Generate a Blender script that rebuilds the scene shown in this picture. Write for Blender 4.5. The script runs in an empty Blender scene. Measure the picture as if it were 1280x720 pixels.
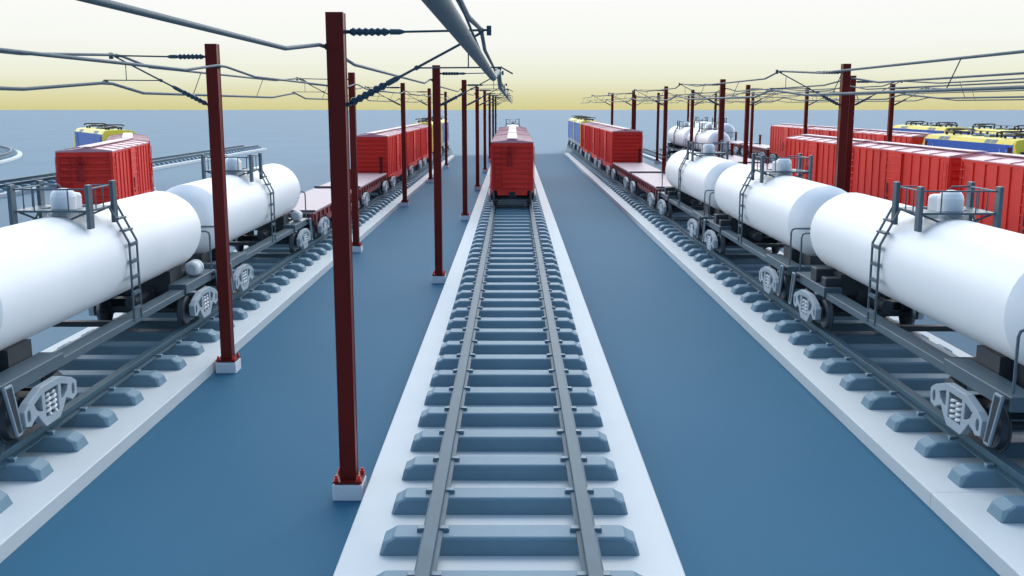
import bpy, bmesh, math, random
from mathutils import Vector, Matrix
random.seed(7)
scene = bpy.context.scene
C = scene.collection
PI = math.pi
RAIL = 0.82          # height of the rail head above the ground
SLAB = 0.30

# ------------------------------------------------------------------ materials
def mat(name, col, rough=0.5, metal=0.0, spec=0.5, vary=0.06, scale=1.5, bump=0.0, bscale=60.0):
    m = bpy.data.materials.new(name); m.use_nodes = True
    nt = m.node_tree; b = nt.nodes['Principled BSDF']
    b.inputs['Roughness'].default_value = rough
    b.inputs['Metallic'].default_value = metal
    b.inputs['Specular IOR Level'].default_value = spec
    tc = nt.nodes.new('ShaderNodeTexCoord')
    n = nt.nodes.new('ShaderNodeTexNoise'); n.inputs['Scale'].default_value = scale
    n.inputs['Detail'].default_value = 4.0
    nt.links.new(tc.outputs['Object'], n.inputs['Vector'])
    r = nt.nodes.new('ShaderNodeValToRGB')
    r.color_ramp.elements[0].position = 0.3; r.color_ramp.elements[1].position = 0.7
    r.color_ramp.elements[0].color = tuple(c*(1-vary) for c in col)+(1,)
    r.color_ramp.elements[1].color = tuple(min(1, c*(1+vary)) for c in col)+(1,)
    nt.links.new(n.outputs['Fac'], r.inputs['Fac'])
    nt.links.new(r.outputs['Color'], b.inputs['Base Color'])
    if bump:
        n2 = nt.nodes.new('ShaderNodeTexNoise'); n2.inputs['Scale'].default_value = bscale
        nt.links.new(tc.outputs['Object'], n2.inputs['Vector'])
        bp = nt.nodes.new('ShaderNodeBump'); bp.inputs['Strength'].default_value = bump
        bp.inputs['Distance'].default_value = 0.01
        nt.links.new(n2.outputs['Fac'], bp.inputs['Height'])
        nt.links.new(bp.outputs['Normal'], b.inputs['Normal'])
    return m

M = dict(
    slab=mat('white_concrete', (.60,.64,.645), .6, vary=.02, scale=.5, bump=.08),
    sleeper=mat('grey_blue_concrete', (.150,.250,.315), .5, spec=.3, vary=.05, bump=.05),
    rail=mat('rail_steel', (.05,.105,.14), .48, spec=.25, vary=.08),
    clip=mat('clip_steel', (.17,.26,.32), .45),
    tank=mat('white_tank_paint', (.90,.905,.905), .45, vary=.012, scale=.7),
    cyl=mat('pale_grey_paint', (.62,.65,.67), .4),
    grey=mat('blue_grey_steel', (.080,.120,.145), .42, vary=.06),
    edge=mat('light_steel_edge', (.21,.28,.33), .42),
    dark=mat('dark_underframe', (.028,.034,.042), .5),
    wheel=mat('wheel_steel', (.045,.055,.066), .4, .2),
    frame=mat('pale_steel_casting', (.36,.42,.46), .42),
    spring=mat('white_spring_steel', (.72,.74,.76), .4),
    red=mat('red_wagon_paint', (.76,.042,.028), .44, spec=.28, vary=.07, scale=.9),
    redshade=mat('shaded_red_paint', (.42,.018,.018), .4, spec=.3),  # wagon red darkened: shadow on the end fittings put into the colour
    redroof=mat('red_roof_sky_sheen', (.62,.31,.345), .38, vary=.06),  # red lightened to pink: sky reflection put into the roof colour
    walk=mat('pale_roof_walk', (.62,.46,.49), .42),
    deck=mat('mauve_deck', (.38,.27,.30), .45, vary=.05),
    fred=mat('brown_red_paint', (.23,.035,.035), .42, vary=.08),
    pole=mat('oxide_red_paint', (.145,.013,.009), .34, spec=.18, vary=.08),
    blue=mat('loco_blue', (.022,.125,.50), .38, spec=.25),
    yellow=mat('loco_yellow', (.80,.66,.06), .42, spec=.3),
    valance=mat('valance_grey', (.30,.38,.45), .4),
    glass=mat('dark_glass', (.02,.03,.04), .12),
    grille=mat('grille_grey', (.20,.27,.31), .45),
    black=mat('black_steel', (.02,.024,.03), .4),
    insul=mat('dark_blue_porcelain', (.022,.05,.08), .22),
    wire=mat('galvanised_cable', (.045,.085,.11), .5, spec=.25),
    white=mat('white_concrete_base', (.78,.79,.80), .6, vary=.03),
)
def ground_mat(name, col, rough, spec):
    m = mat(name, col, rough, spec=spec, vary=.05, scale=.06, bump=0)
    return m
M['ground'] = ground_mat('blue_hardstanding', (.095,.190,.265), .6, .12)
M['yard'] = ground_mat('dark_blue_ground', (.040,.138,.222), .64, .07)

# ------------------------------------------------------------------ mesh helpers
class MB:
    def __init__(s): s.v=[]; s.f=[]; s.sm=[]
    def add(s, vs, fs, smooth=False):
        k=len(s.v); s.v += [tuple(p) for p in vs]
        s.f += [tuple(i+k for i in f) for f in fs]; s.sm += [smooth]*len(fs); return s
    def box(s, x0,x1,y0,y1,z0,z1):
        return s.add([(x0,y0,z0),(x1,y0,z0),(x1,y1,z0),(x0,y1,z0),(x0,y0,z1),(x1,y0,z1),(x1,y1,z1),(x0,y1,z1)],
                     [(0,3,2,1),(4,5,6,7),(0,1,5,4),(1,2,6,5),(2,3,7,6),(3,0,4,7)])
    def prism(s, pts, axis, a, b):
        """closed polygon pts (2-D) extruded along axis from a to b; x: pts=(y,z)  y: pts=(x,z)  z: pts=(x,y)"""
        def p3(p,t): return (t,p[0],p[1]) if axis=='x' else ((p[0],t,p[1]) if axis=='y' else (p[0],p[1],t))
        n=len(pts)
        return s.add([p3(p,a) for p in pts]+[p3(p,b) for p in pts],
                     [tuple(range(n))[::-1], tuple(range(n,2*n))]+[(i,(i+1)%n,n+(i+1)%n,n+i) for i in range(n)])
    def cyl(s, p0, p1, r, n=12, r1=None, smooth=True, caps=True):
        p0=Vector(p0); p1=Vector(p1); d=(p1-p0).normalized()
        u=d.orthogonal().normalized(); w=d.cross(u); r1=r if r1 is None else r1
        vs=[]
        for P,R in ((p0,r),(p1,r1)):
            vs += [P+(u*math.cos(2*PI*i/n)+w*math.sin(2*PI*i/n))*R for i in range(n)]
        s.add(vs, [(i,(i+1)%n,n+(i+1)%n,n+i) for i in range(n)], smooth)
        if caps:
            s.add(vs, [tuple(range(n))[::-1], tuple(range(n,2*n))])
        return s
    def tube(s, pts, r, n=8, closed=False):
        pts=[Vector(p) for p in pts]; rings=[]; m=len(pts)
        prev=None
        for i,p in enumerate(pts):
            a=pts[i-1] if (i>0 or closed) else p; b=pts[(i+1)%m] if (i<m-1 or closed) else p
            t=(b-a).normalized()
            if prev is None: u=t.orthogonal().normalized()
            else:
                u=prev-t*prev.dot(t); u=u.normalized() if u.length>1e-6 else t.orthogonal().normalized()
            prev=u; w=t.cross(u); k=1.0
            if 0<i<m-1:
                c=(p-a).normalized().dot((b-p).normalized()); k=min(1.6,1/max(.5,math.sqrt(max(0.05,(1+c)/2))))
            rings.append([p+(u*math.cos(2*PI*j/n)+w*math.sin(2*PI*j/n))*r for j in range(n)])
        vs=[v for R in rings for v in R]; fs=[]
        for i in range(m-1 if not closed else m):
            q=((i+1)%m)*n
            fs += [(i*n+j, i*n+(j+1)%n, q+(j+1)%n, q+j) for j in range(n)]
        s.add(vs, fs, True)
        if not closed: s.add(vs, [tuple(range(n))[::-1], tuple(range((m-1)*n,m*n))])
        return s
    def lathe(s, prof, origin, axis, n=32, smooth=True):
        """prof: [(t, r)]; axis unit vector; each segment is its own band so creases stay sharp unless prof item has a third value True"""
        o=Vector(origin); d=Vector(axis).normalized(); u=d.orthogonal().normalized(); w=d.cross(u)
        ring=lambda t,r:[o+d*t+(u*math.cos(2*PI*i/n)+w*math.sin(2*PI*i/n))*r for i in range(n)]
        k=0
        while k<len(prof)-1:
            e=k+1
            while e<len(prof)-1 and len(prof[e])>2: e+=1
            vs=[]
            for q in range(k,e+1): vs += ring(prof[q][0],max(prof[q][1],1e-4))
            fs=[]
            for q in range(e-k): fs += [(q*n+i,q*n+(i+1)%n,(q+1)*n+(i+1)%n,(q+1)*n+i) for i in range(n)]
            s.add(vs,fs,smooth); k=e
        return s
    def mesh(s, name, m, bevel=0, seg=1):
        me=bpy.data.meshes.new(name); me.from_pydata(s.v,[],s.f); me.update()
        for p,k in zip(me.polygons,s.sm): p.use_smooth=k
        bm=bmesh.new(); bm.from_mesh(me); bmesh.ops.recalc_face_normals(bm, faces=bm.faces)
        if bevel:
            es=[e for e in bm.edges if len(e.link_faces)==2 and e.calc_face_angle(0)>.6]
            bmesh.ops.bevel(bm, geom=es, offset=bevel, segments=seg, affect='EDGES', clamp_overlap=True)
        bm.to_mesh(me); bm.free()
        me.materials.append(M[m]); return me
    def build(s, name, m, parent=None, loc=(0,0,0), bevel=0, seg=1):
        return obj(name, s.mesh(name, m, bevel, seg), parent, loc)

def obj(name, me, parent=None, loc=(0,0,0)):
    o=bpy.data.objects.new(name, me); C.objects.link(o); o.location=loc
    if parent: o.parent=parent
    return o
def empty(name, loc=(0,0,0), rz=0, parent=None):
    o=bpy.data.objects.new(name, None); C.objects.link(o); o.location=loc; o.rotation_euler=(0,0,rz); o.empty_display_size=.3
    if parent: o.parent=parent
    return o
def tag(o, label, cat=None, group=None):
    o['label']=label
    if cat: o['category']=cat
    if group: o['group']=group
    return o
def struct(o, label=None):
    o['kind']='structure'
    if label: o['label']=label
    return o
def children(o): return [c for c in o.children]
def copy_tree(o, parent=None):
    c=o.copy(); C.objects.link(c)
    if parent: c.parent=parent
    for ch in children(o): copy_tree(ch, c)
    return c
def plate(outer, holes, thick, name, m, bevel=0.0):
    """flat plate with holes: outline in (y,z), thickness along x, centred on x=0"""
    cu=bpy.data.curves.new(name,'CURVE'); cu.dimensions='2D'; cu.fill_mode='BOTH'; cu.extrude=thick/2; cu.bevel_depth=bevel
    for ring in [outer]+holes:
        sp=cu.splines.new('POLY'); sp.points.add(len(ring)-1); sp.use_cyclic_u=True
        for p,(a,b) in zip(sp.points,ring): p.co=(a,b,0,1)
    t=bpy.data.objects.new('tmp',cu); C.objects.link(t)
    dg=bpy.context.evaluated_depsgraph_get(); dg.update()
    me=bpy.data.meshes.new_from_object(t.evaluated_get(dg)); bpy.data.objects.remove(t); bpy.data.curves.remove(cu)
    me.transform(Matrix(((0,0,1,0),(1,0,0,0),(0,1,0,0),(0,0,0,1))))   # (a,b,h)->(h,a,b)
    me.name=name; me.materials.clear(); me.materials.append(M[m])
    for p in me.polygons: p.use_smooth=False
    return me

# ------------------------------------------------------------------ ground
g=MB(); g.add([(-5000,-400,0),(5000,-400,0),(5000,1650,0),(-5000,1650,0)],[(0,1,2,3)])
struct(g.build('ground','ground'),'flat blue grey ground spreading to the horizon')
g=MB(); g.add([(-10.6,-60,.004),(10.2,-60,.004),(10.2,156,.004),(-10.6,147,.004)],[(0,1,2,3)])  # thin sheet in a darker blue than the ground around it
struct(g.build('ground_strip','yard'),'darker blue strip of ground between the inner tracks')

# ------------------------------------------------------------------ tracks
TX={'left':-10.75,'middle':0.0,'right':10.25,'right2':21.2,'right3':31.2,'right4':41.5,'far':-43.0}
def straight(x,y0,y1):
    L=y1-y0
    return (lambda s:(x,y0+s,0.0)), L
def curved(x,y0,R,deg):
    L=R*math.radians(deg)
    return (lambda s:(x-R*(1-math.cos(s/R)), y0+R*math.sin(s/R), s/R)), L
def sweep(path, L, prof, z0, n, s0=0.0, s1=None):
    """profile [(lateral, z)] swept along path"""
    s1=L if s1 is None else s1
    mb=MB(); m=len(prof); vs=[]
    for i in range(n+1):
        x,y,h=path(s0+(s1-s0)*i/n)
        for (a,z) in prof: vs.append((x+a*math.cos(h), y+a*math.sin(h), z0+z))
    fs=[(i*m+j,i*m+(j+1)%m,(i+1)*m+(j+1)%m,(i+1)*m+j) for i in range(n) for j in range(m)]
    fs += [tuple(range(m))[::-1], tuple(range(n*m,n*m+m))]
    return mb.add(vs,fs)
RAILP=[(-.16,0),(.16,0),(.16,.03),(.06,.055),(.055,.11),(.105,.125),(.105,.212),(.097,.22),(-.097,.22),(-.105,.212),(-.105,.125),(-.055,.11),(-.06,.055),(-.16,.03)]
def slabp(w): return [(-w,0),(w,0),(w,SLAB-.02),(w-.02,SLAB),(-w+.02,SLAB),(-w,SLAB-.02)]
sl=MB()
rings=[(2.03,.285,0,.03),(1.985,.272,.235,.07),(1.80,.215,.30,.05)]
rings=[(2.03,.285,0,.03),(1.975,.272,.20,.075),(1.84,.268,.262,.05),(1.80,.225,.30,.03)]
vs=[]
for (a,b,z,c) in rings:
    vs += [(-a+c,-b,z),(a-c,-b,z),(a,-b+c,z),(a,b-c,z),(a-c,b,z),(-a+c,b,z),(-a,b-c,z),(-a,-b+c,z)]
n_=len(rings)
fs=[tuple(range(8))[::-1], tuple(range(8*n_-8,8*n_))]
for q in range(n_-1): fs += [(q*8+i,q*8+(i+1)%8,(q+1)*8+(i+1)%8,(q+1)*8+i) for i in range(8)]
sl.add(vs,fs); SLEEPER=sl.mesh('sleeper','sleeper',.012)
cb=MB(); cb.prism([(-.075,0),(.075,0),(.075,.05),(.06,.065),(-.075,.065)],'y',-.06,.06); CLIP=cb.mesh('rail_clip','clip')
def railway(path, L, label, clips_to, joint=None, slab=True, n=1, bed_w=2.63, spacing=1.6, off=0.0):
    root=empty('railway_track', path(0)[:2]+(0,)); tag(root,label,'railway track','railway tracks of the yard')
    ox,oy=root.location.x,root.location.y
    shift=lambda o:setattr(o,'location',(-ox,-oy,0))
    cuts=[0.0]+([joint] if joint else [])+[L]
    for a,b in zip(cuts[:-1],cuts[1:]):
        e=.006 if joint else 0
        if slab:
            bed=sweep(path,L,slabp(bed_w),0.006,n,a+(e if a else 0),b-(e if b<L else 0)).build('track_bed','slab')
            struct(bed,'white concrete slab carrying the rails')
        for q in (-1.2,1.2):
            r=sweep(path,L,[(q+u,v) for u,v in RAILP],SLAB+.3+.006-.006,n,a+(e if a else 0),b-(e if b<L else 0)).build('rail','rail',root); shift(r)
    k=0; s=off
    while s<L-.3 and k<100:
        x,y,h=path(s)
        o=obj('sleeper',SLEEPER,root,(x-ox,y-oy,SLAB+.001)); o.rotation_euler=(0,0,h)
        if y<clips_to:
            for q in (-1.2,1.2):
                for sd in (-1,1):
                    c=obj('rail_clip',CLIP,o,(q+sd*.175,0,.30)); c.rotation_euler=(0,0,0 if sd>0 else PI)
        s+=spacing; k+=1
    return root
p,L=straight(TX['middle'],5,150); railway(p,L,'straight empty track running up the middle to a red boxcar',58,off=.35)
p,L=straight(TX['left'],8,143);  railway(p,L,'left track under the two white tank cars, beside the red masts',48,off=.5)
p,L=straight(TX['right'],8,150); railway(p,L,'right track under three white tank cars in a row',48,joint=9.3,off=.2)
p,L=straight(TX['right2'],14,155); railway(p,L,'track behind the right hand tank cars carrying big red boxcars',0,off=.3)
p,L=straight(TX['right3'],40,186); railway(p,L,'track far right under the nearer blue and yellow locomotive',0,off=.3)
p,L=straight(TX['right4'],60,150); railway(p,L,'track furthest right under the two rear blue and yellow locomotives',0,off=.3)
p,L=straight(TX['far'],60,167); railway(p,L,'bare straight track far left behind the red boxcar',0,off=.3)
CX,CY,CR=-20.95,38.0,96.0
p1,L1=straight(CX,8,CY); pc,L2=curved(CX,CY,CR,39)
def siding(s): return p1(s) if s<=L1 else pc(s-L1)
railway(siding,L1+L2,'curving track under the red boxcar left of the tank cars',0,n=40,off=.3)
p,L=curved(-64.0,103,103,40); railway(p,L,'short bare curved track at the far left edge',0,n=24,off=.3)
# narrow bed that carries the last locomotives past the slab ends
def on_bed(x,y0,y1):
    p,L=straight(x,y0,y1)
    root=empty('railway_track',(x,y0,0))
    for q in (-1.2,1.2):
        r=sweep(p,L,[(q+u,v) for u,v in RAILP],SLAB+.3,1).build('rail','rail',root); r.location=(-x,-y0,0)
    b=sweep(p,L,[(-1.5,0),(1.5,0),(1.4,.595),(-1.4,.595)],0.006,1).build('track_bed','sleeper'); struct(b,'grey concrete bed past the slab end')
    return root
tag(on_bed(TX['left'],143.1,156),'end of the left track under the furthest left locomotive','railway track','railway tracks of the yard')
tag(on_bed(TX['right'],150.1,168),'end of the right track under the furthest locomotive beside the gap','railway track','railway tracks of the yard')

# ------------------------------------------------------------------ bogie
def oval(c): return [(c+.085*math.cos(t*PI/6),.50+.135*math.sin(t*PI/6)) for t in range(12)]
SIDE=plate([(-1.12,.34),(-1.15,.62),(-.95,.74),(-.42,.91),(.42,.91),(.95,.74),(1.15,.62),(1.12,.34),(.92,.29),(.80,.36),(.62,.42),(.46,.24),(.30,.10),(-.30,.10),(-.46,.24),(-.62,.42),(-.80,.36),(-.92,.29)],
    [[(-.30,.25),(.30,.25),(.30,.79),(-.30,.79)],
     [(-.76,.67),(-.42,.78),(-.40,.42),(-.52,.44),(-.68,.53)],[(.76,.67),(.42,.78),(.40,.42),(.52,.44),(.68,.53)],
     oval(-.98),oval(.98)],.14,'side_frame','frame',.012)
def helix(mb,cx,cy,z0,z1,r,w,turns=4):
    n=turns*10
    mb.tube([(cx+r*math.cos(2*PI*i/10),cy+r*math.sin(2*PI*i/10),z0+(z1-z0)*i/n) for i in range(n+1)],w,6)
def make_bogie(parent,y,detail=True):
    b=empty('bogie',(0,y,.012),0,parent)
    for q in (-.9,.9):
        ax=MB(); ax.cyl((-1.3,q,.46),(1.3,q,.46),.085,10); ax.build('axle','dark',b)
    bo=MB(); bo.box(-1.36,1.36,-.22,.22,.36,.66); bo.box(-.5,.5,-.4,.4,.66,.84); bo.build('bolster','dark',b)
    for sx in (-1,1):
        o=obj('side_frame',SIDE,b,(sx*1.47,0,0))
        for q in (-.96,.96):
            back=MB(); u,v=sorted((sx*1.33,sx*1.385)); back.box(u,v,q-.16,q+.16,.34,.66); back.build('bearing_box','dark',b)
        for q in (-.125,.125):
            sp=MB(); helix(sp,sx*1.46,q,.27,.70,.088,.034,4); sp.build('spring','spring',b)
        wd=MB(); u,v=sorted((sx*1.40,sx*1.535)); wd.box(u,v,-.24,.24,.70,.785); wd.build('wedge','dark',b)
        bk=MB(); u,v=sorted((sx*1.325,sx*1.345)); bk.box(u,v,-.74,.74,.22,.80); bk.build('shade_plate','dark',b)  # dark plate added as the shade behind the frame windows
        for q in (-.9,.9):
            w=MB(); w.lathe([(-.085,.10),(-.07,.10),(-.07,.34),(-.05,.41),(.06,.46),(.06,.46),(.075,.46),(.075,.40),(.02,.34),(.02,.12),(.10,.10),(.10,.001)] if sx<0 else
                            [(.085,.10),(.07,.10),(.07,.34),(.05,.41),(-.06,.46),(-.075,.46),(-.075,.40),(-.02,.34),(-.02,.12),(-.10,.10),(-.10,.001)],(0,0,0),(1,0,0),28)
            w.cyl((sx*.085,0,0),(sx*.05,0,0),.12,14)
            w.lathe([(-.06*sx,.46),(-.06*sx,.50),(-.10*sx,.50),(-.10*sx,.40)],(0,0,0),(1,0,0),28)
            w.build('wheel','wheel',b,(sx*1.2,q,.461))
    return b
def coupler(parent,y,sy):
    c=MB(); c.box(-.12,.12,min(y,y+sy*.5),max(y,y+sy*.5),.72,.92); c.box(-.2,.2,min(y+sy*.34,y+sy*.5),max(y+sy*.34,y+sy*.5),.66,.98)
    c.build('coupler','black',parent,bevel=.02)

# ------------------------------------------------------------------ tank car
def make_tank_car():
    t=empty('tank_car')
    ZC,R=2.60,1.20
    tk=MB(); prof=[(-6.62,0.0),(-6.62,.74),(-6.50,.84,1),(-5.72,R),(5.72,R),(6.20,1.05,1),(6.50,.84,1),(6.62,.74),(6.62,0.0)]
    prof=[(-6.80,0.0),(-6.78,.5,1),(-6.70,.80,1),(-6.52,1.0,1),(-6.10,R),(6.10,R),(6.45,1.11,1),(6.68,.96,1),(6.73,.80),(6.74,0.0)]
    tk.lathe(prof,(0,0,ZC),(0,1,0),36); tank=tk.build('tank','tank',t)
    dm=MB(); dm.lathe([(0,.32),(.14,.32),(.14,.29),(.52,.29),(.62,.265,1),(.69,.20,1),(.72,.10,1),(.73,0,1)],(.05,-.60,ZC+R-.10),(0,0,1),24)
    dm.build('manway_dome','tank',tank)
    bx=MB(); bx.lathe([(0,.25),(.50,.25),(.56,.22,1),(.58,.15,1),(.59,0,1)],(.0,-.08,ZC+R-.10),(0,0,1),24); bx.build('valve_cover','tank',tank)
    cl=MB(); cl.lathe([(0,.42),(.14,.42),(.15,.3)],(.0,-.35,ZC+R-.10),(0,0,1),24); cl.build('dome_collar','cyl',tank)
    # platform on top
    pf=MB(); pf.box(-.88,.88,-1.17,-.83,3.90,3.95); pf.box(-.88,.88,.17,.29,3.90,3.95); pf.box(-.88,-.44,-.83,.17,3.90,3.95); pf.box(.44,.88,-.83,.17,3.90,3.95)
    plat=pf.build('platform','grey',t)
    for sx in (-1,1):
        for y in (-1.17,.29):
            q=MB(); x=sx*.90; q.box(x-.045,x+.045,y-.12,y+.12,3.52,4.55); q.build('post','grey',plat,bevel=.008)
    rl=MB()
    for x in (-.86,.86): rl.tube([(x,-1.10,4.44),(x,.21,4.44)],.02)
    for y in (-1.15,): rl.tube([(-.86,y,4.44),(.86,y,4.44)],.02)
    rl.tube([(-.86,.25,4.44),(-.42,.25,4.44),(-.36,.25,4.36),(-.36,.25,3.95)],.02); rl.tube([(.86,.25,4.44),(.42,.25,4.44),(.36,.25,4.36),(.36,.25,3.95)],.02)
    for x in (-.86,.86):
        for y in (-.70,-.25): rl.tube([(x,y,3.95),(x,y,4.44)],.017)
    for x in (-.4,.4): rl.tube([(x,-1.15,3.95),(x,-1.15,4.44)],.017)
    rl.build('handrail','grey',plat)
    for x in (-.82,.82):
        for y in (-1.05,.15):
            br=MB(); br.tube([(x,y,3.9),(x*.45,y,3.72)],.025); br.build('brace','grey',plat)
    # ladders
    for sx in (-1,1):
        l=MB()
        for y in (.11,.61):
            pts=[(sx*1.28,y,1.02),(sx*1.28,y,3.02),(sx*.84,y,3.92)]
            for a,b in zip(pts[:-1],pts[1:]):
                l.tube([a,b],.030,6)
        for z in (1.35,1.75,2.15,2.55,2.98): l.box(sx*1.28-.035,sx*1.28+.035,.12,.60,z-.06,z+.02)
        for u in (.33,.66):
            x=1.28+(.84-1.28)*u; z=3.02+.9*u; l.box(sx*x-.08,sx*x+.08,.12,.60,z-.025,z+.02)
        l.build('ladder','grey',t)
    # underframe
    for u,v in ((-6.9,-4.2),(4.2,6.9)):
        cs=MB(); cs.box(-.32,.32,u,v,.84,1.16); cs.build('center_sill','dark',t)
    for sx in (-1,1):
        s=MB(); a,b=sorted((sx*.88,sx*1.28)); s.box(a,b,-4.05,4.05,.94,1.12); s.build('side_sill','grey',t,bevel=.01)
    for sy in (-1,1):
        d=MB(); a,b=sorted((sy*4.05,sy*6.90)); 
        for sx in (-1,1):
            u,v=sorted((sx*.82,sx*1.34)); d.box(u,v,a,b,.98,1.26)
        e0,e1=sorted((sy*6.5,sy*6.902)); d.box(-.82,.82,e0,e1,1.0,1.262)
        d.build('end_deck','grey',t,bevel=.012)
        k=MB(); a,b=sorted((sy*4.3,sy*5.3)); k.box(-.8,.8,a,b,1.0,1.60); k.build('saddle','dark',t)
        k=MB(); a,b=sorted((sy*5.35,sy*6.45)); k.box(-.5,.5,a,b,1.0,1.5); k.build('draft_box','dark',t)
        h=MB(); y=sy*6.80
        h.tube([(-1.26,y,1.30),(-1.26,y,2.34),(-1.23,y,2.44),(-1.14,y,2.48),(1.14,y,2.48),(1.23,y,2.44),(1.26,y,2.34),(1.26,y,1.30)],.03)
        h.build('end_handrail','grey',t)
        for sx in (-1,1):
            y0=-6.62 if sy<0 else 6.76
            pl=[(y0-.26,1.25),(y0+.0,1.25),(y0+.26,.25),(y0+.08,.25)]
            st=MB(); x=sx*1.46; st.prism(pl,'x',x-.04,x+.04); st.box(*sorted((sx*1.30,sx*1.46)),y0-.2,y0-.02,1.12,1.2)
            brk=st.build('step_bracket','dark',t)
            rm=MB(); 
            rim=[pl[0],pl[3],pl[2],pl[1]]
            for q in range(4):
                A=rim[q]; B=rim[(q+1)%4]
                rm.tube([(x+sx*.02,A[0],A[1]),(x+sx*.02,B[0],B[1])],.036,4)
            rm.build('edge','edge',brk)
        coupler(t,sy*6.86,sy)
        make_bogie(t,sy*5.18)
    eq=MB(); eq.box(-1.3,-.75,5.0,5.55,1.262,1.66); eq.build('brake_box','dark',t,bevel=.02)
    eq=MB(); eq.box(-1.25,-.8,4.25,4.65,1.262,1.50); eq.build('brake_box','dark',t,bevel=.02)
    eq=MB(); eq.box(-.86,-.2,-3.9,-3.3,.80,1.1); eq.build('brake_gear','dark',t,bevel=.02)
    eq=MB(); eq.cyl((.1,3.0,.92),(.1,4.1,.92),.17,14); eq.build('brake_gear','dark',t)
    eq=MB(); eq.box(-.879,.879,-.2,.0,.95,1.08); eq.build('cross_beam','dark',t)
    ac=MB(); ac.lathe([(0,0),(0,.15),(.04,.21,1),(.10,.235,1),(.52,.235,1),(.58,.21,1),(.62,.15),(.62,0)],(1.08,5.35,1.26+.235),(0,1,0),20)
    ac.lathe([(.36,.25),(.42,.25)],(1.08,5.35,1.495),(0,1,0),20)
    ac.build('air_cylinder','cyl',t)
    return t

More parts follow.
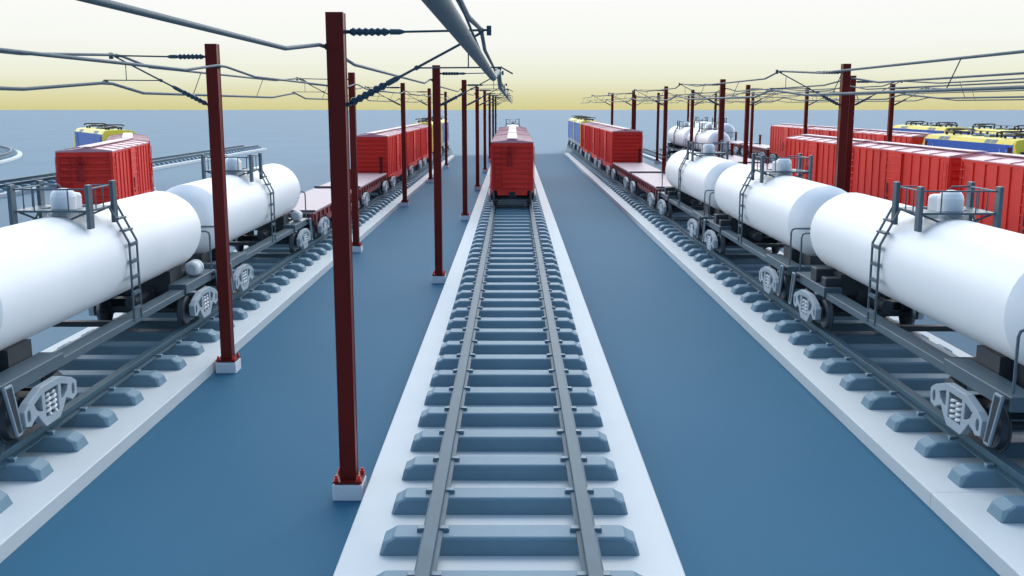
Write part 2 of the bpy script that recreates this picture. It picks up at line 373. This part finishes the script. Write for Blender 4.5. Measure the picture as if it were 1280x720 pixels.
# ------------------------------------------------------------------ boxcar
def make_boxcar():
    t=empty('boxcar'); W=1.30; Z0,Z1,ZP=1.02,4.05,4.24; LH=6.62
    b=MB(); b.prism([(-W,Z0),(W,Z0),(W,Z1),(0,ZP-.02),(-W,Z1)],'y',-LH,LH)
    for sx in (-1,1):
        for k in range(13):
            y=-LH+.05+(2*LH-.10)*k/12
            if abs(y)<1.05: continue
            a,c=sorted((sx*W,sx*(W+.055))); b.box(a,c,y-.04,y+.04,Z0+.12,Z1-.10)
        a,c=sorted((sx*W,sx*(W+.045))); b.box(a,c,-LH,LH,Z0-.04,Z0+.12); b.box(a,c,-LH,LH,Z1-.10,Z1-.012)
    body=b.build('body','red',t)
    for sy in (-1,1):
        e=MB(); 
        for k in range(9):
            z=Z0+.22+k*.325
            y0=sy*LH; pr=[(y0,z-.10),(y0+sy*.085,z-.06),(y0+sy*.085,z+.05),(y0,z+.10)]
            e.prism(pr,'x',-W+.10,W-.10)
        for sx in (-1,1):
            u,v=sorted((sx*(W-.09),sx*W)); a,c=sorted((sy*LH,sy*(LH+.06))); e.box(u,v,a,c,Z0,Z1-.02)
        e.build('end_wall','red',t)
        sl=MB()
        a,c=sorted((sy*(LH-.25),sy*(LH+.02))); sl.box(-.95,.95,a,c,.72,Z0-.002); sl.build('buffer_beam','red',t)
        coupler(t,sy*LH,sy)
        make_bogie(t,sy*4.6)
    r=MB(); r.prism([(-W-.06,Z1-.01),(W+.06,Z1-.01),(W+.06,Z1+.03),(.0,ZP+.02),(-W-.06,Z1+.03)],'y',-LH-.03,LH+.03)
    for k in range(7):
        y=-LH+.02+(2*LH-.04)*k/6
        for sx in (-1,1):
            r.add([(sx*(W+.065),y-.035,Z1+.03),(sx*(W+.065),y+.035,Z1+.03),(sx*.2,y+.035,ZP+.012),(sx*.2,y-.035,ZP+.012),
                   (sx*(W+.065),y-.035,Z1+.065),(sx*(W+.065),y+.035,Z1+.065),(sx*.2,y+.035,ZP+.045),(sx*.2,y-.035,ZP+.045)],
                  [(0,1,2,3),(4,7,6,5),(0,4,5,1),(1,5,6,2),(2,6,7,3),(3,7,4,0)])
    roof=r.build('roof','redroof',t)
    w=MB(); w.box(-.33,.33,-LH-.05,LH+.05,ZP+.05,ZP+.085)
    w.build('roof_walk','walk',roof)
    for sx in (-1,1):
        d=MB(); a,c=sorted((sx*W,sx*(W+.075))); d.box(a,c,-1.05,1.05,Z0+.10,Z1-.06)
        for k in range(7):
            z=Z0+.35+k*.40; u,v=sorted((sx*(W+.075),sx*(W+.11))); d.box(u,v,-.98,.98,z-.03,z+.03)
        for y in (-1.03,1.03): 
            u,v=sorted((sx*(W+.075),sx*(W+.12))); d.box(u,v,y-.05,y+.05,Z0+.10,Z1-.06)
        dr=d.build('door','red',t)
        h=MB(); u,v=sorted((sx*(W+.11),sx*(W+.17))); h.box(u,v,-.62,-.54,Z0+.75,Z0+1.35); h.box(u,v,-.66,-.50,Z0+.5,Z0+.64); h.build('handle','fred',dr)
        s=MB(); u,v=sorted((sx*(W-.15),sx*(W+.02)))
        s.prism([(-3.4,Z0-.04),(-2.6,.62),(2.6,.62),(3.4,Z0-.04)],'x',u,v); s.build('side_sill','red',t)
        for y in (-LH+.30,LH-.30):
            l=MB()
            for q in (-.19,.19): l.tube([(sx*(W+.10),y+q,Z0-.35),(sx*(W+.10),y+q,Z1-.25)],.018,6)
            for k in range(9):
                l.tube([(sx*(W+.10),y-.19,Z0-.30+k*.36),(sx*(W+.10),y+.19,Z0-.30+k*.36)],.02,6)
            l.build('ladder','red',t)
    # near end fittings: brake wheel, housing, end ladder
    bw=MB(); pts=[(-.16+.24*math.cos(2*PI*i/20),-LH-.20,3.58+.24*math.sin(2*PI*i/20)) for i in range(20)]
    bw.tube(pts,.038,6,closed=True)
    for a in range(5): bw.tube([(-.16,-LH-.20,3.58),(-.16+.24*math.cos(2*PI*a/5),-LH-.20,3.58+.24*math.sin(2*PI*a/5))],.014,5)
    bw.cyl((-.16,-LH,3.58),(-.16,-LH-.22,3.58),.05,10)
    bw.build('brake_wheel','redshade',t)
    hs=MB(); hs.box(-.34,.02,-LH-.14,-LH-.065,2.55,3.40); hs.box(-.26,-.06,-LH-.18,-LH-.14,2.62,3.2); hs.build('brake_housing','redshade',t,bevel=.03)
    el=MB()
    for x in (-1.12,-.66): el.tube([(x,-LH-.12,Z0+.1),(x,-LH-.12,Z1-.2)],.018,6)
    for k in range(8): el.tube([(-1.12,-LH-.12,Z0+.25+k*.36),(-.66,-LH-.12,Z0+.25+k*.36)],.02,6)
    el.build('end_ladder','redshade',t)
    us=MB(); us.box(-.3,.3,-LH,LH,.66,Z0-.002); us.build('underframe','dark',t)
    us=MB(); us.cyl((.55,-1.6,.72),(.55,-.5,.72),.2,12); us.build('air_tank','dark',t)
    return t

# ------------------------------------------------------------------ flat car
def make_flat_car():
    t=empty('flat_car'); W=1.35; LH=6.85
    d=MB(); d.box(-W,W,-LH,LH,1.30,1.40); d.build('deck','deck',t,bevel=.01)
    for sx in (-1,1):
        s=MB(); u,v=sorted((sx*(W-.16),sx*(W-.04)))
        s.prism([(-LH,.98),(-3.6,.98),(-2.7,.66),(2.7,.66),(3.6,.98),(LH,.98),(LH,1.298),(-LH,1.298)],'x',u,v); sill=s.build('side_sill','fred',t)
        p=MB()
        for k in range(13):
            y=-6.4+12.8*k/12; u,v=sorted((sx*(W-.04),sx*(W+.04))); p.box(u,v,y-.09,y+.09,.98,1.26)
        p.build('stake_pocket','fred',sill)
        for sy in (-1,1):
            y0=sy*6.5 if sy<0 else 6.1
            st=MB(); x=sx*1.36; st.prism([(y0-.1,1.26),(y0+.12,1.26),(y0+.62,.28),(y0+.42,.28)],'x',x-.03,x+.03); st.build('step_bracket','fred',t)
    u=MB(); u.box(-.35,.35,-LH,LH,.70,1.298); 
    for y in (-6.6,6.6): u.box(-1.2,1.2,y-.2,y+.2,.90,1.298)
    for k in range(5): u.box(-1.18,1.18,-4+2*k-.08,-4+2*k+.08,.9,1.298)
    u.build('underframe','dark',t)
    s=MB(); s.cyl((.98,6.55,1.40),(.98,6.55,2.62),.14,12); s.box(.86,1.10,6.44,6.66,1.40,1.62); s.lathe([(0,.24),(.05,.24)],(.98,6.55,2.55),(0,0,1),16); s.cyl((.98,6.55,2.55),(.98,6.55,2.60),.24,16)
    s.build('brake_stand','pole',t)
    g=MB(); y=-6.78; g.tube([(-1.42,y,1.44),(1.42,y,1.44)],.05,6); g.build('end_handrail','black',t)
    for sy in (-1,1):
        coupler(t,sy*LH,sy); make_bogie(t,sy*5.0)
    return t

# ------------------------------------------------------------------ locomotive
def make_locomotive():
    t=empty('locomotive'); W=1.35; LH=7.55
    def yend(z): return LH if z<2.55 else (LH-.55*(z-2.55)/.95 if z<3.5 else LH-.55-.55*(z-3.5)/.7)
    b=MB(); b.box(-W,W,-6.55,6.55,1.36,3.86); body=b.build('body','blue',t)
    v=MB(); v.box(-W-.012,W+.012,-6.55,6.55,.98,1.358); v.build('valance','valance',t)
    rf=MB(); rf.prism([(-W,3.862),(W,3.862),(1.14,4.12),(.75,4.17),(0,4.19),(-.75,4.17),(-1.14,4.12)],'y',-6.45,6.45); roof=rf.build('roof','yellow',t)
    for sy in (-1,1):
        sec=[(-W,.98),(-W,2.55),(-W,3.86),(-1.14,4.12),(-.75,4.17),(0,4.19),(.75,4.17),(1.14,4.12),(W,3.86),(W,2.55),(W,.98)]
        n=len(sec); yi=6.552 if True else 0
        A=[(x,sy*(6.552 if z<3.861 else 6.452),z) for x,z in sec]; B=[(x*.985,sy*yend(z),z) for x,z in sec]
        cab=MB(); cab.add(A+B,[(i,(i+1)%n,n+(i+1)%n,n+i) for i in range(n)]+[(n+0,n+1,n+9,n+10),(n+1,n+2,n+8,n+9),(n+2,n+3,n+7,n+8),(n+3,n+4,n+5,n+6,n+7),(0,1,9,10),(1,2,8,9),(2,3,7,8),(3,4,5,6,7)])
        c=cab.build('cab','yellow',t,bevel=.05,seg=2)
        for sx in (-1,1):
            ws=MB(); x0,x1=sorted((sx*.08,sx*1.16)); 
            q=[(x0,sy*(yend(2.75)+.012),2.75),(x1,sy*(yend(2.75)+.012),2.75),(x1*.96,sy*(yend(3.5)+.012),3.5),(x0*.96,sy*(yend(3.5)+.012),3.5)]
            q2=[(x,y-sy*.03,z) for x,y,z in q]
            ws.add(q+q2,[(0,1,2,3),(7,6,5,4),(0,4,5,1),(1,5,6,2),(2,6,7,3),(3,7,4,0)]); ws.build('windscreen','glass',c)
            hl=MB(); yy=sy*LH; hl.cyl((sx*.92,yy-sy*.02,1.7),(sx*.92,yy+sy*.05,1.7),.14,14); hl.build('headlight','spring',c)
            wn=MB(); a,e=sorted((sx*(W-.01),sx*(W+.014))); y0,y1=sorted((sy*5.95,sy*6.42)); wn.box(a,e,y0,y1,2.85,3.72); wn.build('side_window','glass',body)
            dr=MB(); a,e=sorted((sx*(W-.01),sx*(W+.02))); y0,y1=sorted((sy*5.05,sy*5.75)); dr.box(a,e,y0,y1,1.42,3.80); door=dr.build('door','blue',body,bevel=.008)
            hr=MB()
            for y in (sy*4.98,sy*5.83): hr.tube([(sx*(W+.05),y,1.5),(sx*(W+.05),y,3.6)],.02,6)
            hr.build('handrail','spring',door)
            for y in (sy*3.9,sy*3.05):
                gl=MB(); y0=y-.34; y1=y+.34
                fx=lambda z,o: W-(W-1.14)*(z-3.862)/.258+o
                q=[(sx*fx(3.885,.02),y0,3.885),(sx*fx(3.885,.02),y1,3.885),(sx*fx(4.105,.02),y1,4.105),(sx*fx(4.105,.02),y0,4.105)]
                q2=[(x-sx*.03,yy2,z-.02) for x,yy2,z in q]
                gl.add(q+q2,[(0,1,2,3),(7,6,5,4),(0,4,5,1),(1,5,6,2),(2,6,7,3),(3,7,4,0)])
                for k in range(1,4):
                    zz=3.885+.22*k/4; a,e=sorted((sx*fx(zz,.035),sx*fx(zz,-.01))); gl.box(a,e,y0,y1,zz-.012,zz+.012)
                gl.build('grille','grille',roof)
        bb=MB(); a,e=sorted((sy*(LH-.3),sy*(LH+.04))); bb.box(-1.25,1.25,a,e,.62,.978); bb.build('buffer_beam','dark',t)
        for sx in (-1,1):
            bf=MB(); bf.cyl((sx*.9,sy*LH,.9),(sx*.9,sy*(LH+.36),.9),.10,12); bf.cyl((sx*.9,sy*(LH+.34),.9),(sx*.9,sy*(LH+.40),.9),.24,16); bf.build('buffer','black',t)
        coupler(t,sy*LH,sy)
        make_bogie(t,sy*4.4)
        # folded pantograph
        y=sy*4.3; p=empty('pantograph',(0,y,0),0,t)
        fr=MB()
        for x in (-.5,.5): fr.tube([(x,-.75,4.36),(x,.75,4.36)],.05,6)
        for q in (-.75,.75): fr.tube([(-.55,q,4.36),(.55,q,4.36)],.05,6)
        for x in (-.5,.5):
            for q in (-.6,.6): fr.cyl((x,q,4.10),(x,q,4.36),.085,10)
        fr.build('base_frame','black',p)
        ar=MB(); s2=-sy
        ar.tube([(0,s2*.6,4.40),(0,-s2*.8,4.46)],.05,6); ar.tube([(0,-s2*.8,4.46),(-.3,s2*.45,4.52)],.035,6); ar.tube([(0,-s2*.8,4.46),(.3,s2*.45,4.52)],.035,6); ar.build('arm','black',p)
        hd=MB()
        for q in (.35,.68): hd.tube([(-.95,s2*q,4.46),(-.75,s2*q,4.56),(.75,s2*q,4.56),(.95,s2*q,4.46)],.045,6)
        for x in (-.3,.3): hd.tube([(x,s2*.35,4.54),(x,s2*.68,4.54)],.04,6)
        hd.build('collector_head','black',p)
    iz=MB()
    for y in (-2.6,-2.0,-.6,0.1,1.1,2.3): iz.lathe([(0,.06),(.06,.11),(.1,.06),(.16,.11),(.2,.06),(.28,.09),(.32,.02)],(.15 if int(y*10)%2 else -.2,y,4.18),(0,0,1),12)
    iz.tube([(-.1,-2.6,4.5),(0,-.6,4.5),(0,1.1,4.5),(0,2.3,4.5)],.025,6); iz.build('roof_insulator','black',roof)
    hb=MB(); hb.box(-.55,.55,-1.7,-.9,4.17,4.34); hb.build('roof_hatch','grille',roof,bevel=.03)
    hb=MB(); hb.box(-.5,.5,.4,.9,4.17,4.3); hb.build('roof_hatch','grille',roof,bevel=.03)
    uf=MB(); uf.box(-1.1,1.1,-6.9,6.9,.72,.978); uf.box(-1.15,1.15,-1.7,1.7,.28,.76); uf.build('underframe','dark',t)
    return t

# ------------------------------------------------------------------ place the trains
G_T,G_B,G_F,G_L='white tank cars in the trains','red boxcars in the trains','flat cars in the trains','blue and yellow locomotives'
proto={}
def place(kind,x,y,label,rz=0.0):
    cat={'tank_car':'tank wagon','boxcar':'boxcar','flat_car':'flat wagon','locomotive':'locomotive'}[kind]
    grp={'tank_car':G_T,'boxcar':G_B,'flat_car':G_F,'locomotive':G_L}[kind]
    if kind not in proto:
        proto[kind]={'tank_car':make_tank_car,'boxcar':make_boxcar,'flat_car':make_flat_car,'locomotive':make_locomotive}[kind](); o=proto[kind]
    else: o=copy_tree(proto[kind])
    o.location=(x,y,RAIL); o.rotation_euler=(0,0,rz); tag(o,label,cat,grp)
    if kind=='locomotive': o.scale=(1,1,1.045)
    return o
XL,XM,XR,X2,X3,X4=(TX[k] for k in ('left','middle','right','right2','right3','right4'))
# left track
place('tank_car',XL,24.7,'white tank car nearest the camera on the left, cut off by the left edge')
place('tank_car',XL,39.5,'white tank car on the left track coupled to a mauve decked flat car')
place('flat_car',XL,54.5,'empty flat car right behind the left hand tank cars')
place('flat_car',XL,68.9,'empty flat car on the left track touching the red boxcars')
place('boxcar',XL,83.4,'red boxcar with plain ribbed end facing the left track flat cars',PI)
place('boxcar',XL,97.6,'red boxcar in the middle of the three on the left track',PI)
place('boxcar',XL,111.8,'red boxcar next to the locomotives on the left track',PI)
place('locomotive',XL,127.0,'blue and yellow locomotive on the left track behind the last boxcar')
place('locomotive',XL,143.0,'furthest blue and yellow locomotive on the left track, beyond the slab end')
# middle track
place('boxcar',XM,71.1,'red boxcar closing the empty middle track, brake wheel on its end')
place('boxcar',XM,85.3,'second red boxcar on the middle track, only its roof showing')
place('boxcar',XM,99.5,'last red boxcar on the middle track, a strip of roof showing')
place('tank_car',XM,142.5,'white tank car whose top platform peeps over the middle track boxcars')
# right track
place('tank_car',XR,24.2,'white tank car nearest the camera on the right, cut off by the right edge')
place('tank_car',XR,39.0,'white tank car in the middle of the three on the right track')
place('tank_car',XR,53.8,'white tank car on the right track coupled to a flat car')
place('flat_car',XR,68.7,'empty flat car just beyond the right track tank cars')
place('flat_car',XR,83.1,'empty flat car on the right track touching the red boxcars')
place('boxcar',XR,97.6,'red boxcar with plain ribbed end facing the right track flat cars',PI)
place('boxcar',XR,111.9,'red boxcar in the middle of the three on the inner right track',PI)
place('boxcar',XR,126.2,'red boxcar coupled to the locomotives on the inner right track',PI)
place('locomotive',XR,141.4,'blue and yellow locomotive pulling the boxcars on the inner right track')
place('locomotive',XR,157.2,'leading blue and yellow locomotive at the far tip of the right track')
# second right track
place('boxcar',X2,38.2,'big red boxcar at the right edge behind the nearest tank car',PI)
place('boxcar',X2,52.7,'big red boxcar behind the nearest tank car, ribbed end showing beside a gap',PI)
place('boxcar',X2,67.2,'big red boxcar left of the dark mast behind the right tank cars',PI)
place('flat_car',X2,81.8,'empty flat car touching the boxcar row behind the right tank cars')
place('flat_car',X2,96.2,'empty flat car in front of the far white tank cars')
place('tank_car',X2,110.6,'white tank car far right of centre with its end turned to the flat car')
place('tank_car',X2,125.4,'furthest left white tank car in the distant right group')
# third right track
place('locomotive',X3,67.2,'nearer blue and yellow locomotive at the right edge above the red boxcars')
place('boxcar',X3,82.8,'red boxcar touching the nearer right hand locomotive',PI)
place('boxcar',X3,97.1,'red boxcar in the middle of the far right back row',PI)
place('boxcar',X3,111.4,'red boxcar at the left end of the far right back row',PI)
place('flat_car',X3,126.0,'distant flat car with brake posts, touching the back row of boxcars')
place('flat_car',X3,140.4,'distant flat car touching the hindmost white tank cars')
place('tank_car',X3,154.8,'white tank car rising behind the distant right group')
place('tank_car',X3,169.6,'most distant white tank car on the right')
# fourth right track
place('locomotive',X4,101.5,'rear row locomotive whose yellow roof starts beside the far mast')
place('locomotive',X4,86.0,'rear row locomotive at the right edge, only its yellow roof showing')
# curving siding
def on_curve(s): return pc(s)
for kind,s,lab in (('boxcar',20.0,'red boxcar standing askew on the curve behind the left tank car'),
                   ('boxcar',34.3,'red boxcar further round the left curve, only its pink roof showing'),
                   ('locomotive',54.0,'blue and yellow locomotive leading the train round the left curve')):
    x,y,h=on_curve(s); place(kind,x,y,lab,h)

# ------------------------------------------------------------------ masts
G_M='dark red catenary masts along the tracks'
def insulator(mb,p0,p1,r=.075,ribs=6):
    p0=Vector(p0); p1=Vector(p1); L=(p1-p0).length; prof=[(0,.02),(.03,.04)]
    for k in range(ribs):
        a=.04+(L-.08)*k/ribs; w=(L-.08)/ribs; prof += [(a,r*.62),(a+w*.5,r,1),(a+w,r*.62)]
    prof += [(L-.02,.04),(L,.02)]
    mb.lathe(prof,p0,p1-p0,14)
def make_mast(side):
    """side=+1: the track lies at +x"""
    t=empty('catenary_mast'); s=side
    b=MB(); b.box(-.275,.275,-.275,.275,0,.30); b.build('footing','white',t,bevel=.012)
    bp=MB(); bp.box(-.27,.27,-.27,.27,.335,.365); bp.build('base_plate','pole',t)
    bl=MB()
    for x in (-.21,.21):
        for y in (-.21,.21): bl.cyl((x,y,.30),(x,y,.335),.035,8); bl.cyl((x,y,.365),(x,y,.42),.045,6); bl.cyl((x,y,.42),(x,y,.47),.025,8)
    bl.build('bolt','red',t)
    p=MB()
    # box column with slightly inset side webs
    p.prism([(-.15,-.15),(.15,-.15),(.15,-.125),(.142,-.12),(.142,.12),(.15,.125),(.15,.15),(-.15,.15),(-.15,.125),(-.142,.12),(-.142,-.12),(-.15,-.125)],'z',.365,8.76)
    p.build('column','pole',t)
    arm=empty('bracket_arm',(0,0,0),0,t)
    i1=MB(); insulator(i1,(s*.21,0,8.44),(s*.93,0,8.44)); i1.build('insulator','insul',arm)
    i1=MB(); insulator(i1,(s*.20,0,7.22),(s*.86,0,7.56)); i1.build('insulator','insul',arm)
    e=Vector((s*2.5,0,8.42)); a=Vector((s*.86,0,7.56)); d=(e-a); j=a+d*.315
    rd=MB(); rd.cyl((s*.142,0,8.44),(s*.215,0,8.44),.035,8); rd.build('eye_bolt','wire',arm)
    rd=MB(); rd.cyl((s*.142,0,7.19),(s*.205,0,7.222),.04,8); rd.build('eye_bolt','wire',arm)
    rd=MB(); rd.cyl((s*.93,0,8.44),(s*1.1,0,8.44),.05,10); rd.cyl((s*1.1,0,8.44),(s*1.18,0,8.44),.05,10,.024); rd.tube([(s*1.15,0,8.44),(s*2.62,0,8.47)],.02,8)
    rd.box(*sorted((s*2.60,s*2.68)),-.05,.05,8.38,8.54); rd.build('top_rod','wire',arm)
    rd=MB(); rd.cyl(a,a+d*.10,.05,10); rd.cyl(a+d*.10,a+d*.15,.05,10,.024); rd.tube([a+d*.13,e],.022,8)
    rd.cyl(a+d*.30,a+d*.335,.04,8); rd.build('stay_rod','wire',arm)
    rd=MB(); rd.tube([j,(s*2.85,0,j.z+.01),(s*3.05,0,j.z-.10)],.014,6); rd.build('steady_arm','wire',arm)
    rd=MB(); rd.tube([(s*2.28,0,j.z),(s*2.28,0,8.26)],.012,6); rd.build('hanger','wire',arm)
    rd=MB(); rd.cyl((s*2.5,-.06,8.46),(s*2.5,.06,8.46),.055,10); rd.build('cable_grip','wire',arm)
    cl=MB(); cl.prism([(s*2.76,j.z-.02),(s*2.86,j.z+.03),(s*2.84,7.76),(s*2.78,7.72)],'y',-.05,.05); cl.build('clamp','wire',arm)
    k=MB(); a,b2=sorted((-s*.142,-s*.19)); k.box(a,b2,-.06,.06,8.14,8.24); k.build('feeder_clip','wire',t)
    return t
mast={}
ORD=['nearest','second','third','fourth','fifth','sixth','seventh','hindmost']
def masts(x,ys,side,row,words_):
    for k,y in enumerate(ys):
        if side not in mast: mast[side]=make_mast(side); o=mast[side]
        else: o=copy_tree(mast[side])
        o.location=(x,y,0); tag(o,words_[k],'catenary mast',G_M)
def row_words(n,where):
    return [('hindmost' if k==n-1 else ORD[k])+' dark red mast from the camera '+where for k in range(n)]
YS_M=[17.9+23.1*k for k in range(8)]; YS_L=[26.9+23.0*k for k in range(5)]; YS_R=[39.6+23.1*k for k in range(5)]
YS_2=[55.2+24.4*k for k in range(5)]; YS_3=[76.0+22.0*k for k in range(5)]
masts(-3.0,YS_M,1,'m',row_words(8,'left of the middle track'))
masts(-7.77,YS_L,-1,'l',row_words(5,'beside the left tank cars'))
masts(12.83,YS_R,-1,'r',row_words(5,'just behind the right tank cars'))
masts(18.25,YS_2,1,'2',row_words(5,'left of the big boxcar row'))
masts(28.1,YS_3,1,'3',row_words(5,'before the far right train'))

# ------------------------------------------------------------------ overhead lines
def overhead(xc,mx,side,ys,y0,y1,label):
    """side=+1: masts on the left of the track"""
    t=empty('overhead_line',(xc,y0,7.5)); tag(t,label,'overhead line','overhead lines above the tracks')
    xm=mx+side*2.50; xk=mx+side*2.80
    def run(x,zlow,zhigh,near,far,name,r):
        pts=[(x,y0,zlow)]
        for y in ys:
            pts += [(x,y-near,zlow),(x,y-.35,zhigh),(x,y+.35,zhigh),(x,y+far,zlow)]
        pts.append((x,y1,zlow))
        pts=[p for i,p in enumerate(pts) if i==0 or p[1]>pts[i-1][1]+.01]
        m=MB(); m.tube([(a-xc,b-y0,c-7.5) for a,b,c in pts],r,10); m.build(name,'wire',t)
    run(xm,8.26,8.47,5.2,2.4,'messenger_wire',.036)
    run(xk,7.54,7.76,4.6,2.6,'contact_wire',.042)
    for y in [ys[0]-23.1]+list(ys):
        for q in (7.2,15.6):
            yy=y+q
            if y0+.5<yy<y1-.5 and all(abs(yy-b)>5.5 for b in ys):
                d=MB(); d.tube([(xm-xc,yy-y0,8.26-7.5),(xk-xc,yy-y0,7.54-7.5)],.014,6); d.build('dropper','wire',t)
overhead(XM,-3.0,1,YS_M,-14,YS_M[-1]+9,'overhead line of thick cables passing right above the camera')
overhead(XL,-7.77,-1,YS_L,-10,YS_L[-1]+20,'overhead line strung over the left track tank cars')
overhead(XR,12.83,-1,YS_R,-8,YS_R[-1]+20,'overhead line strung over the right track tank cars')
overhead(X2,18.25,1,YS_2,-8,YS_2[-1]+12,'overhead line strung over the big red boxcars')
overhead(X3,28.1,1,YS_3,10,YS_3[-1]+12,'overhead line strung over the far right locomotive')
def feeder(x,ys,y0,y1,label):
    t=empty('feeder_cable',(x,y0,8)); tag(t,label,'cable','feeder cables along the masts')
    pts=[(x,y0,8.0)]
    for y in ys: pts += [(x,y-3.0,8.0),(x,y-.4,8.20),(x,y+.4,8.20),(x,y+3.4,8.02)]
    pts.append((x,y1,8.0))
    m=MB(); m.tube([(0,b-y0,c-8) for a,b,c in pts],.034,10); m.build('cable','wire',t)
feeder(-3.0-.222,YS_M,-14,YS_M[-1]+9,'feeder cable clipped to the masts left of the middle track')
feeder(-7.77+.222,YS_L,-10,YS_L[-1]+20,'feeder cable clipped to the masts beside the left tank cars')
feeder(12.83+.222,YS_R,-8,YS_R[-1]+20,'feeder cable clipped to the masts behind the right tank cars')
feeder(18.25-.222,YS_2,-8,YS_2[-1]+12,'feeder cable clipped to the masts left of the big boxcars')
feeder(28.1-.222,YS_3,10,YS_3[-1]+12,'feeder cable clipped to the masts of the far right row')

# ------------------------------------------------------------------ world, sun, camera
SUN_EL,SUN_AZ=math.radians(52),math.radians(8)     # azimuth from +Y (ahead) towards +X
w=bpy.data.worlds.new('World'); scene.world=w; w.use_nodes=True; nt=w.node_tree
bg=nt.nodes['Background']; bg.inputs['Strength'].default_value=.1
sky=nt.nodes.new('ShaderNodeTexSky'); sky.sky_type='NISHITA'; sky.sun_disc=False
sky.sun_elevation=SUN_EL; sky.sun_rotation=SUN_AZ; sky.air_density=1.0; sky.dust_density=1.0
tc=nt.nodes.new('ShaderNodeTexCoord'); sp=nt.nodes.new('ShaderNodeSeparateXYZ'); nt.links.new(tc.outputs['Generated'],sp.inputs[0])
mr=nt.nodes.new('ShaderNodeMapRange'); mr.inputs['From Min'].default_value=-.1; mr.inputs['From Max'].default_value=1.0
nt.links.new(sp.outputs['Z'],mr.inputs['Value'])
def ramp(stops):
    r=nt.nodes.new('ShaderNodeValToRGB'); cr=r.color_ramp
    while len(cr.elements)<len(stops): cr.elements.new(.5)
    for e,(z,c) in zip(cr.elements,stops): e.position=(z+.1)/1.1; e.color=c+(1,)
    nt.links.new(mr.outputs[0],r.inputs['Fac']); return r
# bright sky band added above view to light train sides; dimmed to blue behind
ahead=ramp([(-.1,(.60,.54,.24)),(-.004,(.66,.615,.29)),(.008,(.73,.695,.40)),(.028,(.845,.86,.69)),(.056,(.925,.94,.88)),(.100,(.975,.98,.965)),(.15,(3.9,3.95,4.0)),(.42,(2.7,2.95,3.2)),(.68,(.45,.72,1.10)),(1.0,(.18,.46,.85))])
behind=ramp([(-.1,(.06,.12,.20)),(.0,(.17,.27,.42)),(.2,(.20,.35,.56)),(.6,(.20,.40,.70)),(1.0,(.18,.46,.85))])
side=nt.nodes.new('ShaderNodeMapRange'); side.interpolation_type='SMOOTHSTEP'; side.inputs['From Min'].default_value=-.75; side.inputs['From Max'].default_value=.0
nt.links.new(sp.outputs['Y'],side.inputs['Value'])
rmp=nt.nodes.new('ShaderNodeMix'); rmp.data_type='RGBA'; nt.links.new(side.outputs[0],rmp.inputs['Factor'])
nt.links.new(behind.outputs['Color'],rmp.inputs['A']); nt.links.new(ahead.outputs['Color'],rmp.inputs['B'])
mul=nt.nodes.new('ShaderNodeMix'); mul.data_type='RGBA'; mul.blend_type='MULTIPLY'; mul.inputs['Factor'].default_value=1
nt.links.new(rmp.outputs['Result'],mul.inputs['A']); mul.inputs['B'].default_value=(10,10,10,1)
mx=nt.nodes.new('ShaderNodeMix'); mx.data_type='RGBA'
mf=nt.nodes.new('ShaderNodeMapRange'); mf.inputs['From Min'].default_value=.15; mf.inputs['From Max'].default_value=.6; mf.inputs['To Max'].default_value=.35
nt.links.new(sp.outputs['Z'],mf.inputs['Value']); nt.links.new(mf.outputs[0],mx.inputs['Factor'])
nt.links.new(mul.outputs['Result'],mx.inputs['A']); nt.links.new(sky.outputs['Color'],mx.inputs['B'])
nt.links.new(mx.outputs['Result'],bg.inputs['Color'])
sl_=bpy.data.lights.new('Sun','SUN'); sl_.energy=1.5; sl_.angle=math.radians(30); sl_.color=(1,.96,.90)
so=bpy.data.objects.new('Sun',sl_); C.objects.link(so)
d=Vector((math.sin(SUN_AZ)*math.cos(SUN_EL),math.cos(SUN_AZ)*math.cos(SUN_EL),math.sin(SUN_EL)))
so.rotation_euler=d.to_track_quat('Z','Y').to_euler()
cam=bpy.data.cameras.new('Camera'); co=bpy.data.objects.new('Camera',cam); C.objects.link(co); scene.camera=co
cam.sensor_width=36; cam.lens=1260.6/1280*36; cam.clip_start=.05; cam.clip_end=8000
co.location=(.055,0,7.19); co.rotation_euler=(math.radians(90-10.26),0,math.radians(.06))
vs_=scene.view_settings; vs_.view_transform='Standard'; vs_.look='None'; vs_.exposure=0; vs_.gamma=1
scene.cycles.use_denoising=True; scene.cycles.max_bounces=6; scene.cycles.use_adaptive_sampling=True; scene.cycles.adaptive_threshold=.02
scene.cycles.sample_clamp_indirect=4
